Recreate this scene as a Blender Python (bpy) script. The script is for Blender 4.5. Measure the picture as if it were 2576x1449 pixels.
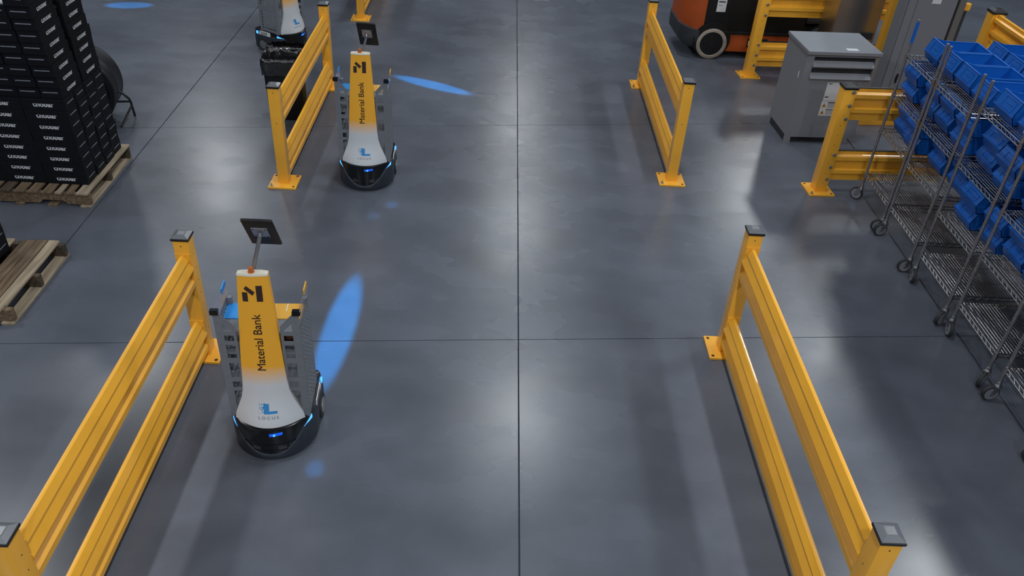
import bpy, bmesh, math, random
from mathutils import Vector, Matrix
random.seed(7)
PI = math.pi
R = math.radians
for o in list(bpy.data.objects):
    bpy.data.objects.remove(o, do_unlink=True)
scn = bpy.context.scene
COL = scn.collection

# ------------------------------------------------------------------ camera
cam_d = bpy.data.cameras.new('camera')
cam_d.sensor_fit = 'HORIZONTAL'
cam_d.sensor_width = 36.0
cam_d.lens = 29.107
cam_d.clip_end = 200
cam = bpy.data.objects.new('camera', cam_d)
COL.objects.link(cam)
_r = Vector((0.99843322, 0.00362435, 0.05583884))
_u = Vector((-0.04734459, 0.58662385, 0.80847446))
_f = Vector((0.0298262, 0.80985142, -0.58587633))
cam.matrix_world = Matrix(((_r.x, _u.x, -_f.x, 0), (_r.y, _u.y, -_f.y, 0), (_r.z, _u.z, -_f.z, 3.85), (0, 0, 0, 1)))
scn.camera = cam

# ------------------------------------------------------------------ world, lamps, exposure
w = bpy.data.worlds.new('hall_air')
scn.world = w
w.use_nodes = True
bg = w.node_tree.nodes['Background']
bg.inputs['Color'].default_value = (0.62, 0.72, 0.92, 1)
bg.inputs['Strength'].default_value = 0.03
scn.view_settings.view_transform = 'Standard'
scn.view_settings.look = 'None'
scn.view_settings.gamma = 1.0
scn.view_settings.use_curve_mapping = False
scn.view_settings.exposure = 0.0

LAMP_Z = 9.0
def high_bay(x, y, power, sx=0.5, sy=1.3):
    d = bpy.data.lights.new('high_bay_lamp', 'AREA')
    d.shape = 'RECTANGLE'
    d.size, d.size_y = sx, sy
    d.energy = power
    d.color = (0.93, 0.97, 1.0)
    o = bpy.data.objects.new('high_bay_lamp', d)
    COL.objects.link(o)
    o.location = (x, y, LAMP_Z)
    return o
HB = 200
for y in (5.4, 12.85, 20.2, 27.6):
    high_bay(0.78, y, HB * 0.80)
for y in (0.5, 7.9, 15.2, 22.6):
    high_bay(-8.3, y, HB * 1.15, 0.7, 1.6)
for y, k in ((1.2, 1.4), (8.6, 1.55), (16.0, 0.9), (23.5, 1.3)):
    high_bay(8.4, y, HB * k, 0.9, 1.9)
high_bay(0.78, -2.0, HB * 1.25)
high_bay(0.78, -9.4, HB * 2.6)  # this and the side pair below: unseen lamps added as front fill
high_bay(-8.3, -6.9, HB * 2.1)
high_bay(8.4, -6.2, HB * 2.1)

def add_blue_streak(x, y, half_len, half_wid, ang, power, lx=0.0, ly=0.0, blend=0.35):
    """unseen blue spot added overhead to cast an oval floor streak at (x, y)"""
    d = bpy.data.lights.new('added_blue_spot', 'SPOT')
    d.color = (0.0, 0.36, 0.92)
    d.energy = power
    d.shadow_soft_size = 0.02
    h = 8.0
    d.spot_size = 2 * math.atan(half_wid / h)
    d.spot_blend = blend
    o = bpy.data.objects.new('added_blue_spot', d)
    COL.objects.link(o)
    o.location = (x + lx, y + ly, h)
    tgt = Vector((x, y, 0)) - Vector(o.location)
    q = tgt.to_track_quat('-Z', 'Y')
    o.rotation_euler = (q.to_matrix() @ Matrix.Rotation(ang, 3, 'Z')).to_euler()
    o.scale = (1, half_len / half_wid, 1)
    return o
add_blue_streak(-1.065, 4.70, 0.78, 0.135, R(-2), 10500, blend=0.6)
add_blue_streak(-0.76, 9.34, 0.60, 0.12, R(65), 10000, blend=0.6)
add_blue_streak(-5.14, 11.57, 0.36, 0.16, R(-80), 8000, blend=0.6)
add_blue_streak(-0.98, 3.38, 0.075, 0.06, 0, 2600, blend=0.8)
add_blue_streak(-0.90, 6.52, 0.07, 0.06, 0, 2000, blend=0.9)
add_blue_streak(-1.035, 6.31, 0.06, 0.05, 0, 1300, blend=0.9)

# ------------------------------------------------------------------ materials
MATS = {}
def mat(name, col, rough=0.5, metal=0.0, var=0.0, vscale=8.0, bump=0.0, bscale=60.0, spec=0.5, emit=None, estr=0.0, coat=0.0, trans=0.0, ior=1.45, alpha=1.0):
    m = bpy.data.materials.new(name)
    m.use_nodes = True
    nt = m.node_tree
    p = nt.nodes['Principled BSDF']
    p.inputs['Base Color'].default_value = (*col, 1)
    p.inputs['Roughness'].default_value = rough
    p.inputs['Metallic'].default_value = metal
    p.inputs['Specular IOR Level'].default_value = spec
    p.inputs['Coat Weight'].default_value = coat
    p.inputs['Transmission Weight'].default_value = trans
    p.inputs['IOR'].default_value = ior
    p.inputs['Alpha'].default_value = alpha
    if emit:
        p.inputs['Emission Color'].default_value = (*emit, 1)
        p.inputs['Emission Strength'].default_value = estr
    tc = nt.nodes.new('ShaderNodeTexCoord')
    if var > 0:
        n = nt.nodes.new('ShaderNodeTexNoise')
        n.inputs['Scale'].default_value = vscale
        n.inputs['Detail'].default_value = 5
        nt.links.new(tc.outputs['Object'], n.inputs['Vector'])
        r = nt.nodes.new('ShaderNodeValToRGB')
        r.color_ramp.elements[0].position = 0.3
        r.color_ramp.elements[1].position = 0.7
        r.color_ramp.elements[0].color = (*[c * (1 - var) for c in col], 1)
        r.color_ramp.elements[1].color = (*[min(1, c * (1 + var)) for c in col], 1)
        nt.links.new(n.outputs['Fac'], r.inputs['Fac'])
        nt.links.new(r.outputs['Color'], p.inputs['Base Color'])
    if bump > 0:
        n2 = nt.nodes.new('ShaderNodeTexNoise')
        n2.inputs['Scale'].default_value = bscale
        n2.inputs['Detail'].default_value = 4
        nt.links.new(tc.outputs['Object'], n2.inputs['Vector'])
        b = nt.nodes.new('ShaderNodeBump')
        b.inputs['Strength'].default_value = bump
        b.inputs['Distance'].default_value = 0.01
        nt.links.new(n2.outputs['Fac'], b.inputs['Height'])
        nt.links.new(b.outputs['Normal'], p.inputs['Normal'])
    MATS[name] = m
    return m

mat('safety_yellow', (0.92, 0.45, 0.040), 0.34, var=0.05, vscale=5, spec=0.6, coat=0.3)
mat('cap_black', (0.15, 0.16, 0.18), 0.24, spec=0.8)
mat('cap_matte_black', (0.008, 0.009, 0.011), 0.45)
mat('hole_dark', (0.05, 0.02, 0.005), 0.8)
mat('zinc', (0.45, 0.46, 0.48), 0.35, metal=1.0, var=0.15, vscale=40)
mat('chrome_wire', (0.42, 0.42, 0.43), 0.28, metal=1.0)
mat('chrome_pole', (0.40, 0.40, 0.42), 0.42, metal=1.0, var=0.2, vscale=60)
mat('robot_black', (0.006, 0.007, 0.009), 0.22, spec=0.5)
mat('robot_slate', (0.022, 0.030, 0.045), 0.5)
mat('robot_grey', (0.17, 0.187, 0.215), 0.5, var=0.04, vscale=6)
mat('robot_cream', (0.80, 0.76, 0.64), 0.5)
mat('robot_orange', (0.55, 0.14, 0.03), 0.5)
mat('print_brown', (0.035, 0.018, 0.015), 0.6)
mat('print_blue', (0.03, 0.25, 0.60), 0.6)
mat('print_grey', (0.22, 0.23, 0.26), 0.6)
mat('shelf_blue', (0.03, 0.27, 0.72), 0.4)
mat('shelf_yellow', (0.72, 0.38, 0.05), 0.4)
mat('white_plate', (0.70, 0.72, 0.75), 0.5)
mat('tablet_black', (0.004, 0.005, 0.006), 0.45)
mat('steel_plate', (0.40, 0.41, 0.43), 0.4, metal=0.85, var=0.1, vscale=20)
mat('blue_led', (0.02, 0.2, 0.8), 0.4, emit=(0.08, 0.38, 1.0), estr=1.6)
mat('blue_led_deep', (0.0, 0.05, 0.4), 0.4, emit=(0.01, 0.10, 0.75), estr=0.8)
mat('acrylic', (0.85, 0.92, 1.0), 0.08, trans=1.0, ior=1.2, alpha=0.25)
mat('carton_black', (0.0045, 0.006, 0.009), 0.62, var=0.15, vscale=20, spec=0.25)
mat('carton_print', (0.55, 0.57, 0.62), 0.7)
mat('carton_print_dim', (0.20, 0.22, 0.27), 0.7)
mat('wrap_film', (0.55, 0.58, 0.63), 0.25, bump=0.6, bscale=14)
mat('can_black', (0.006, 0.007, 0.008), 0.45)
mat('liner', (0.012, 0.013, 0.016), 0.16, bump=1.0, bscale=26, spec=1.0, coat=0.6)
mat('fan_black', (0.012, 0.014, 0.017), 0.45, var=0.2, vscale=6)
mat('tube_black', (0.012, 0.014, 0.018), 0.35)
mat('forklift_orange', (0.36, 0.062, 0.007), 0.55, var=0.08, vscale=4)
mat('forklift_black', (0.004, 0.005, 0.006), 0.5)
mat('forklift_grey', (0.035, 0.04, 0.048), 0.6, var=0.2, vscale=9)
mat('conduit_grey', (0.13, 0.125, 0.125), 0.6)
mat('tire_tan', (0.30, 0.26, 0.22), 0.8, var=0.15, vscale=14)
mat('cabinet_grey', (0.185, 0.20, 0.228), 0.5, var=0.03, vscale=3)
mat('cabinet_dark', (0.02, 0.023, 0.03), 0.6)
mat('tall_grey', (0.165, 0.178, 0.205), 0.5, var=0.03, vscale=2)
mat('stainless', (0.42, 0.42, 0.42), 0.33, metal=1.0, var=0.1, vscale=3)
mat('label_white', (0.58, 0.60, 0.63), 0.6, var=0.06, vscale=40)
mat('label_ink', (0.02, 0.02, 0.025), 0.7)
mat('label_orange', (0.62, 0.33, 0.05), 0.6)
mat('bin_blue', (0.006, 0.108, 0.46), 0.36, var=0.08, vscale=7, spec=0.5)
mat('barcode_grey', (0.42, 0.47, 0.52), 0.7, var=0.35, vscale=120)
mat('caster_grey', (0.19, 0.20, 0.23), 0.5)
mat('rubber', (0.022, 0.024, 0.028), 0.7)
mat('brown_card', (0.16, 0.07, 0.04), 0.8, var=0.1, vscale=10)
mat('joint_dark', (0.05, 0.056, 0.07), 0.9)

def wood(name, a, b):
    m = bpy.data.materials.new(name)
    m.use_nodes = True
    nt = m.node_tree
    p = nt.nodes['Principled BSDF']
    p.inputs['Roughness'].default_value = 0.85
    tc = nt.nodes.new('ShaderNodeTexCoord')
    mp = nt.nodes.new('ShaderNodeMapping')
    mp.inputs['Scale'].default_value = (38, 3.0, 38)
    n = nt.nodes.new('ShaderNodeTexNoise')
    n.inputs['Scale'].default_value = 1.0
    n.inputs['Detail'].default_value = 6
    r = nt.nodes.new('ShaderNodeValToRGB')
    r.color_ramp.elements[0].position = 0.32
    r.color_ramp.elements[1].position = 0.68
    r.color_ramp.elements[0].color = (*a, 1)
    r.color_ramp.elements[1].color = (*b, 1)
    nt.links.new(tc.outputs['Object'], mp.inputs['Vector'])
    nt.links.new(mp.outputs['Vector'], n.inputs['Vector'])
    nt.links.new(n.outputs['Fac'], r.inputs['Fac'])
    nt.links.new(r.outputs['Color'], p.inputs['Base Color'])
    MATS[name] = m
wood('wood_brown', (0.075, 0.05, 0.03), (0.21, 0.145, 0.09))
wood('wood_pale', (0.20, 0.16, 0.11), (0.42, 0.34, 0.24))
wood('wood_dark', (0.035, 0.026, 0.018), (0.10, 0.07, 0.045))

def cowl_mat():
    m = bpy.data.materials.new('cowl_paint')
    m.use_nodes = True
    nt = m.node_tree
    p = nt.nodes['Principled BSDF']
    p.inputs['Roughness'].default_value = 0.42
    tc = nt.nodes.new('ShaderNodeTexCoord')
    s = nt.nodes.new('ShaderNodeSeparateXYZ')
    nt.links.new(tc.outputs['Object'], s.inputs[0])
    r = nt.nodes.new('ShaderNodeValToRGB')
    e = r.color_ramp.elements
    e[0].position = 0.53
    e[0].color = (0.61, 0.64, 0.685, 1)
    e[1].position = 0.66
    e[1].color = (0.90, 0.435, 0.035, 1)
    nt.links.new(s.outputs['Z'], r.inputs['Fac'])
    nt.links.new(r.outputs['Color'], p.inputs['Base Color'])
    MATS['cowl_paint'] = m
cowl_mat()

def floor_mat():
    m = bpy.data.materials.new('polished_concrete')
    m.use_nodes = True
    nt = m.node_tree
    N = nt.nodes
    L = nt.links
    p = N['Principled BSDF']
    tc = N.new('ShaderNodeTexCoord')
    def noise(scale, detail, sc=(1, 1, 1), dist=0.0):
        mp = N.new('ShaderNodeMapping')
        mp.inputs['Scale'].default_value = sc
        n = N.new('ShaderNodeTexNoise')
        n.inputs['Scale'].default_value = scale
        n.inputs['Detail'].default_value = detail
        n.inputs['Distortion'].default_value = dist
        L.new(tc.outputs['Object'], mp.inputs['Vector'])
        L.new(mp.outputs['Vector'], n.inputs['Vector'])
        return n
    n1 = noise(0.75, 3, (1, 1, 1), 0.0)
    n2 = noise(2.4, 2, (0.7, 1.2, 1), 0.0)
    n3 = noise(14, 5)
    def ramp(n, a, b):
        r = N.new('ShaderNodeMapRange')
        r.clamp = False
        r.inputs['To Min'].default_value = a
        r.inputs['To Max'].default_value = b
        L.new(n.outputs['Fac'], r.inputs['Value'])
        return r.outputs['Result']
    def mul(a, b):
        x = N.new('ShaderNodeVectorMath')
        x.operation = 'SCALE'
        L.new(a, x.inputs[0])
        L.new(b, x.inputs['Scale'])
        return x.outputs[0]
    base = N.new('ShaderNodeRGB')
    base.outputs[0].default_value = (0.097, 0.109, 0.137, 1)
    c = mul(base.outputs[0], ramp(n1, 0.55, 1.45))
    c = mul(c, ramp(n2, 0.78, 1.22))
    c = mul(c, ramp(n3, 0.94, 1.06))
    L.new(c, p.inputs['Base Color'])
    L.new(ramp(n2, 0.21, 0.33), p.inputs['Roughness'])
    p.inputs['Specular IOR Level'].default_value = 0.5
    MATS['concrete'] = m
floor_mat()

# ------------------------------------------------------------------ mesh helpers
class MB:
    def __init__(self):
        self.v = []
        self.f = []
    def add(self, vs, fs, M=None):
        k = len(self.v)
        self.v += [tuple(M @ Vector(p)) if M is not None else tuple(p) for p in vs]
        self.f += [tuple(i + k for i in f) for f in fs]
        return self
    def box(self, x0, x1, y0, y1, z0, z1, M=None):
        vs = [(x, y, z) for x in (x0, x1) for y in (y0, y1) for z in (z0, z1)]
        return self.add(vs, [(0, 1, 3, 2), (4, 6, 7, 5), (0, 4, 5, 1), (2, 3, 7, 6), (0, 2, 6, 4), (1, 5, 7, 3)], M)
    def bbox(self, x0, x1, y0, y1, z0, z1, b=0.004, M=None):
        """box with all edges chamfered"""
        bm = bmesh.new()
        bmesh.ops.create_cube(bm, size=1)
        for v in bm.verts:
            v.co = ((x0 + x1) / 2 + v.co.x * (x1 - x0), (y0 + y1) / 2 + v.co.y * (y1 - y0), (z0 + z1) / 2 + v.co.z * (z1 - z0))
        bmesh.ops.bevel(bm, geom=bm.edges[:], offset=b, segments=2, affect='EDGES', profile=0.6)
        bm.verts.index_update()
        self.add([v.co[:] for v in bm.verts], [[v.index for v in f.verts] for f in bm.faces], M)
        bm.free()
        return self
    def prism(self, poly, axis, a, b, M=None):
        """extrude 2D polygon along axis: 'x' (poly=(y,z)), 'y' (poly=(x,z)), 'z' (poly=(x,y))"""
        n = len(poly)
        def P(p, t):
            return {'x': (t, p[0], p[1]), 'y': (p[0], t, p[1]), 'z': (p[0], p[1], t)}[axis]
        vs = [P(p, a) for p in poly] + [P(p, b) for p in poly]
        fs = [tuple(range(n))[::-1], tuple(range(n, 2 * n))]
        fs += [(i, (i + 1) % n, n + (i + 1) % n, n + i) for i in range(n)]
        return self.add(vs, fs, M)
    def loft(self, rings, cap=True, M=None):
        n = len(rings[0])
        vs = [p for r in rings for p in r]
        fs = []
        for i in range(len(rings) - 1):
            for j in range(n):
                fs.append((i * n + j, i * n + (j + 1) % n, (i + 1) * n + (j + 1) % n, (i + 1) * n + j))
        if cap:
            fs.append(tuple(range(n))[::-1])
            fs.append(tuple(range((len(rings) - 1) * n, len(rings) * n)))
        return self.add(vs, fs, M)
    def cyl(self, p0, p1, r, n=10, r1=None, cap=True):
        p0, p1 = Vector(p0), Vector(p1)
        d = (p1 - p0).normalized()
        a = d.orthogonal().normalized()
        b = d.cross(a)
        r1 = r if r1 is None else r1
        rings = []
        for p, rr in ((p0, r), (p1, r1)):
            rings.append([tuple(p + rr * (math.cos(2 * PI * i / n) * a + math.sin(2 * PI * i / n) * b)) for i in range(n)])
        return self.loft(rings, cap)
    def tube(self, pts, r, n=8):
        pts = [Vector(p) for p in pts]
        rings = []
        ref = None
        for i, p in enumerate(pts):
            d = (pts[min(i + 1, len(pts) - 1)] - pts[max(i - 1, 0)]).normalized()
            if ref is None:
                ref = d.orthogonal().normalized()
            a = (ref - d * ref.dot(d)).normalized()
            ref = a
            b = d.cross(a)
            rings.append([tuple(p + r * (math.cos(2 * PI * k / n) * a + math.sin(2 * PI * k / n) * b)) for k in range(n)])
        return self.loft(rings)
    def mesh(self, name, m, smooth=None):
        me = bpy.data.meshes.new(name)
        me.from_pydata(self.v, [], self.f)
        me.validate()
        bm = bmesh.new()
        bm.from_mesh(me)
        bmesh.ops.recalc_face_normals(bm, faces=bm.faces[:])
        bm.to_mesh(me)
        bm.free()
        me.materials.append(MATS[m])
        if smooth:
            me.polygons.foreach_set('use_smooth', [True] * len(me.polygons))
            try:
                me.set_sharp_from_angle(angle=R(smooth))
            except Exception:
                pass
        me.update()
        return me
    def build(self, name, m, parent=None, smooth=None, loc=None):
        return put(name, self.mesh(name, m, smooth), parent, loc)

def put(name, me, parent=None, loc=None, rot=None):
    o = bpy.data.objects.new(name, me)
    COL.objects.link(o)
    if parent is not None:
        o.parent = parent
    if loc is not None:
        o.location = loc
    if rot is not None:
        o.rotation_euler = rot
    return o

def tag(o, label=None, cat=None, group=None, kind=None):
    if label:
        o['label'] = label
    if cat:
        o['category'] = cat
    if group:
        o['group'] = group
    if kind:
        o['kind'] = kind
    return o

def thing(name, label, cat, loc=(0, 0, 0), rz=0.0, group=None):
    o = bpy.data.objects.new(name, None)
    o.empty_display_size = 0.1
    COL.objects.link(o)
    o.location = loc
    o.rotation_euler = (0, 0, rz)
    return tag(o, label, cat, group)

def copy_tree(o, parent=None):
    c = o.copy()
    COL.objects.link(c)
    c.parent = parent
    for ch in list(o.children):
        copy_tree(ch, c)
    return c

def text_verts(s, size, offset=0.0, spacing=1.0):
    cu = bpy.data.curves.new('lettering', 'FONT')
    cu.body = s
    cu.size = size
    cu.align_x = 'LEFT'
    cu.offset = offset
    cu.space_character = spacing
    cu.resolution_u = 3
    o = bpy.data.objects.new('lettering', cu)
    COL.objects.link(o)
    dg = bpy.context.evaluated_depsgraph_get()
    me = bpy.data.meshes.new_from_object(o.evaluated_get(dg))
    vs = [tuple(v.co) for v in me.vertices]
    fs = [tuple(p.vertices) for p in me.polygons]
    bpy.data.objects.remove(o, do_unlink=True)
    bpy.data.meshes.remove(me)
    return vs, fs

# ------------------------------------------------------------------ floor: concrete slabs with saw-cut joints
fl = MB().box(-40, 40, -20, 45, -0.20, -0.012).build('floor', 'joint_dark')
tag(fl, 'grey polished concrete warehouse floor in square slabs', None, kind='structure')
XJ = [-40, -3.43, 0.245, 3.92, 40]
XG = [0, 0.0050, 0.0050, 0.006, 0]
YJ = [(-20, 0.0), (1.0, 0.03), (4.662, 0.0837), (8.316, 0.1405), (45, 0.0)]
YG = [0, 0.003, 0.0032, 0.0026, 0]
for i in range(4):
    for j in range(4):
        def yy(k, x):
            return YJ[k][0] + YJ[k][1] * max(-8, min(8, x))
        xa, xb = XJ[i] + XG[i], XJ[i + 1] - XG[i + 1]
        xs = [xa] + [t for t in (-8, 8) if xa < t < xb] + [xb]
        poly = [(x, yy(j, x) + YG[j]) for x in xs] + [(x, yy(j + 1, x) - YG[j + 1]) for x in reversed(xs)]
        MB().prism(poly, 'z', -0.012, 0.0).build('slab', 'concrete', fl)

# ------------------------------------------------------------------ guard rails
HALF = [(0.0, .290), (.010, .289), (.034, .252), (.033, .234), (.055, .188), (.055, .180), (.018, .132), (.018, .112), (.044, .086), (.044, .048), (.016, .006), (0.0, 0.0)]
HALF2 = [(0.0, .315), (.018, .312), (.018, .285), (.052, .268), (.052, .232), (.014, .212), (.014, .145), (.052, .128), (.052, .092), (.014, .072), (.014, .004), (0.0, 0.0)]
def rail_profile(h):
    hh = HALF2 if h > .3 else HALF
    right = list(hh)
    left = [(-u, z) for u, z in reversed(hh[1:-1])]
    return right + left
ME_CACHE = {}
def cached(key, fn):
    if key not in ME_CACHE:
        ME_CACHE[key] = fn()
    return ME_CACHE[key]
def cap_mesh(m):
    def ring(h, z):
        return [(-h, -h, z), (h, -h, z), (h, h, z), (-h, h, z)]
    return MB().loft([ring(.054, .002), ring(.055, .008), ring(.028, .022), ring(.022, .0235)]).mesh('post_cap', m)
def cap_rim_mesh():
    def ring(h, z):
        return [(-h, -h, z), (h, -h, z), (h, h, z), (-h, h, z)]
    return MB().loft([ring(.056, -.012), ring(.058, -.004), ring(.058, .003), ring(.055, .006)]).mesh('cap_rim', 'cap_matte_black')
def plate_mesh():
    return MB().bbox(-.127, .127, -.127, .127, 0.0, .018, .003).mesh('base_plate', 'safety_yellow')
def anchor_mesh():
    b = MB()
    b.cyl((0, 0, .018), (0, 0, .021), .016, 10).cyl((0, 0, .021), (0, 0, .033), .011, 6).cyl((0, 0, .033), (0, 0, .046), .006, 8)
    return b.mesh('anchor_bolt', 'zinc')
def hole_mesh():
    return MB().cyl((0, 0, .0175), (0, 0, .0186), .012, 10).mesh('plate_hole', 'hole_dark')
def guard_rail(label, p0, p1, height, rails, cap='cap_black', width=.098, bolts=False, first=True, second=True, anchors=(1, 0, 1, 0), rail_to=None, rail_h=.29, dots=True):
    d = Vector((p1[0] - p0[0], p1[1] - p0[1]))
    L = d.length
    rz = math.atan2(d.y, d.x) - PI / 2
    g = thing('guard_rail', label, 'guard rail', (p0[0], p0[1], 0), rz, 'yellow steel guard rails')
    h = width / 2
    pm = cached(('post', width, height), lambda: MB().bbox(-h, h, -h, h, .012, height, .006).mesh('post', 'safety_yellow', 30))
    for k, (on, y) in enumerate(((first, 0), (second, L))):
        if not on:
            continue
        po = put('post', pm, g, (0, y, 0))
        s = width / .102
        c = put('post_cap', cached(('cap', cap), lambda: cap_mesh(cap)), g, (0, y, height))
        c.scale = (s, s, s)
        put('cap_rim', cached('rim', cap_rim_mesh), c)
        bp = put('base_plate', cached('plate', plate_mesh), g, (0, y, 0))
        for q, (sx, sy) in enumerate(((-1, -1), (1, -1), (1, 1), (-1, 1))):
            if anchors[q]:
                put('anchor_bolt', cached('anchor', anchor_mesh), bp, (sx * .10, sy * .10, 0))
            else:
                put('plate_hole', cached('hole', hole_mesh), bp, (sx * .10, sy * .10, 0))
        if dots:
            b = MB()
            for z in [i * .1 + .12 for i in range(int((height - .15) / .1))]:
                for sx in (-1, 1):
                    b.cyl((sx * (h - .001), 0, z), (sx * (h + .0006), 0, z), .004, 6)
            for z in (.62, height - .05):
                for sy in (-1, 1):
                    b.cyl((0, sy * (h - .001), z), (0, sy * (h + .0006), z), .0045, 6)
            b.build('bolt_holes', 'hole_dark', g, loc=(0, y, 0))['kind'] = 'stuff'
    ya = h if first else 0.0
    yb = (rail_to if rail_to else L - h)
    for z in rails:
        MB().prism(rail_profile(rail_h), 'y', ya, yb).build('rail', 'safety_yellow', g, loc=(0, 0, z))
        if bolts:
            MB().box(-.016, .016, ya, yb, z + rail_h, z + rail_h + .006).build('top_trim', 'cap_matte_black', g)
        for y, on in ((h, first), (L - h - .008, second and not rail_to)):
            if on:
                MB().box(-.046, .046, y, y + .008, z + .16, z + rail_h + .008).build('rail_bracket', 'safety_yellow', g)
    if bolts:
        bm_ = cached('carriage', lambda: MB().cyl((0, 0, 0), (0, 0, .008), .017, 10).cyl((0, 0, .008), (0, 0, .016), .011, 8).mesh('carriage_bolt', 'steel_plate', 40))
        for z in rails:
            for q in (.03, .15, .27):
                for sx in (1,):
                    o = put('carriage_bolt', bm_, g, (sx * h, .028, z + q * rail_h / .29))
                    o.rotation_euler = (0, PI / 2, 0)
    return g

XL, XR = -1.930, 1.757
ZL, ZR = (.020, .553), (.038, .628)
guard_rail('yellow guard rail in the left foreground beside the nearest robot', (XL, 4.395), (XL, 2.13), .955, ZL)
guard_rail('yellow guard rail in front of the black trash can', (XL, 6.825), (XL, 9.115), .955, ZL)
guard_rail('far yellow guard rail cut by the top edge, dark numbers on its post', (-1.935, 11.56), (-1.935, 13.95), .955, ZL, anchors=(0, 0, 1, 0))
guard_rail('yellow guard rail in the right foreground with two grey-capped posts', (XR, 4.68), (XR, 2.245), 1.03, ZR, anchors=(0, 0, 0, 0))
guard_rail('yellow guard rail right of the aisle, left of the forklift', (XR, 7.26), (XR, 9.68), 1.03, ZR, anchors=(1, 0, 1, 0))
guard_rail('black-capped yellow guard rail running behind the rearmost wire cart', (3.215, 7.215), (5.50, 7.37), 1.085, (.125, .755), cap='cap_matte_black', width=.118, bolts=True, anchors=(0, 1, 0, 1), rail_h=.315, dots=True)
guard_rail('yellow guard rail in front of the orange forklift', (3.205, 10.22), (5.3, 10.40), 1.085, (.125, .755), cap='cap_matte_black', width=.118, bolts=True, anchors=(1, 0, 0, 0), rail_to=1.75, second=False, rail_h=.315)
guard_rail('yellow guard rail at the top right corner, running out of the frame', (5.86, 9.85), (5.86, 7.46), 1.085, (.125, .755), cap='cap_matte_black', width=.15, rail_h=.315)
# numbers on the far post
_g = [o for o in bpy.data.objects if o.get('label', '').startswith('far yellow guard rail')][0]
vs, fs = text_verts('55', .085, .004)
MB().add([(-.03 + y, -.0505, .44 - x) for x, y, z in vs], fs).build('post_number', 'label_ink', _g)

# ------------------------------------------------------------------ robots
def ell_front(w, ys, yf, yb, n=20, k=1.0):
    """plan outline: back right -> front arc -> back left"""
    pts = [(w * .92, yb), (w, yb - .03)]
    for i in range(n + 1):
        t = PI / 2 - PI * i / n
        pts.append((w * math.sin(t), ys + (yf - ys) * max(0, math.cos(t)) ** k))
    pts += [(-w, yb - .03), (-w * .92, yb)]
    return pts
CW = [(.222, .203, -.288, .105), (.255, .203, -.282, .10), (.30, .194, -.266, .085), (.36, .171, -.246, .06), (.42, .147, -.224, .04), (.48, .133, -.216, .028), (.56, .125, -.206, .02), (.70, .1175, -.189, .014), (.85, .108, -.169, .011), (1.0, .098, -.150, .010), (1.15, .087, -.131, .009), (1.235, .081, -.120, .009)]
def cowl_at(z):
    for a, b in zip(CW, CW[1:]):
        if a[0] <= z <= b[0]:
            t = (z - a[0]) / (b[0] - a[0])
            return [a[i] + (b[i] - a[i]) * t for i in (1, 2, 3)]
    return CW[-1][1:] if z > 1 else CW[0][1:]
def surf(x, z, off=.0015):
    h, yf, bl = cowl_at(z)
    return yf + bl * (x / h) ** 2 - off
def decal(vs, fs, rot, x0, z0, mname, name, parent):
    out = []
    for u, v, _ in vs:
        if rot:
            x, z = x0 - v, z0 + u
        else:
            x, z = x0 + u, z0 + v
        out.append((x, surf(x, z), z))
    return MB().add(out, fs).build(name, mname, parent)
def quad(pts):
    return [(*p, 0) for p in pts], [tuple(range(len(pts)))]

def perforated(y0, y1, z0, z1, ny, nz, x, t=.003, skip=None):
    b = MB()
    dy, dz = (y1 - y0) / ny, (z1 - z0) / nz
    for i in range(ny):
        for j in range(nz):
            a, c = y0 + i * dy, z0 + j * dz
            off = 0
            if skip and skip(i, j):
                for xx in (x, x + t):
                    b.add([(xx, a, c), (xx, a + dy, c), (xx, a + dy, c + dz), (xx, a, c + dz)], [(0, 1, 2, 3)])
                continue
            cy, cz = a + dy / 2, c + dz / 2
            hy, hz = dy * .30, dz * .36
            hexp = [(cy, cz + hz), (cy + hy, cz + hz * .5), (cy + hy, cz - hz * .5), (cy, cz - hz), (cy - hy, cz - hz * .5), (cy - hy, cz + hz * .5)]
            for xx in (x, x + t):
                vs = [(xx, a, c), (xx, a + dy, c), (xx, a + dy, c + dz), (xx, a, c + dz)] + [(xx, p[0], p[1]) for p in hexp]
                b.add(vs, [(3, 2, 5, 4, 9), (2, 1, 6, 5), (1, 0, 8, 7, 6), (0, 3, 9, 8)])
            vs = [(x, p[0], p[1]) for p in hexp] + [(x + t, p[0], p[1]) for p in hexp]
            b.add(vs, [(k, (k + 1) % 6, 6 + (k + 1) % 6, 6 + k) for k in range(6)])
    return b

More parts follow.
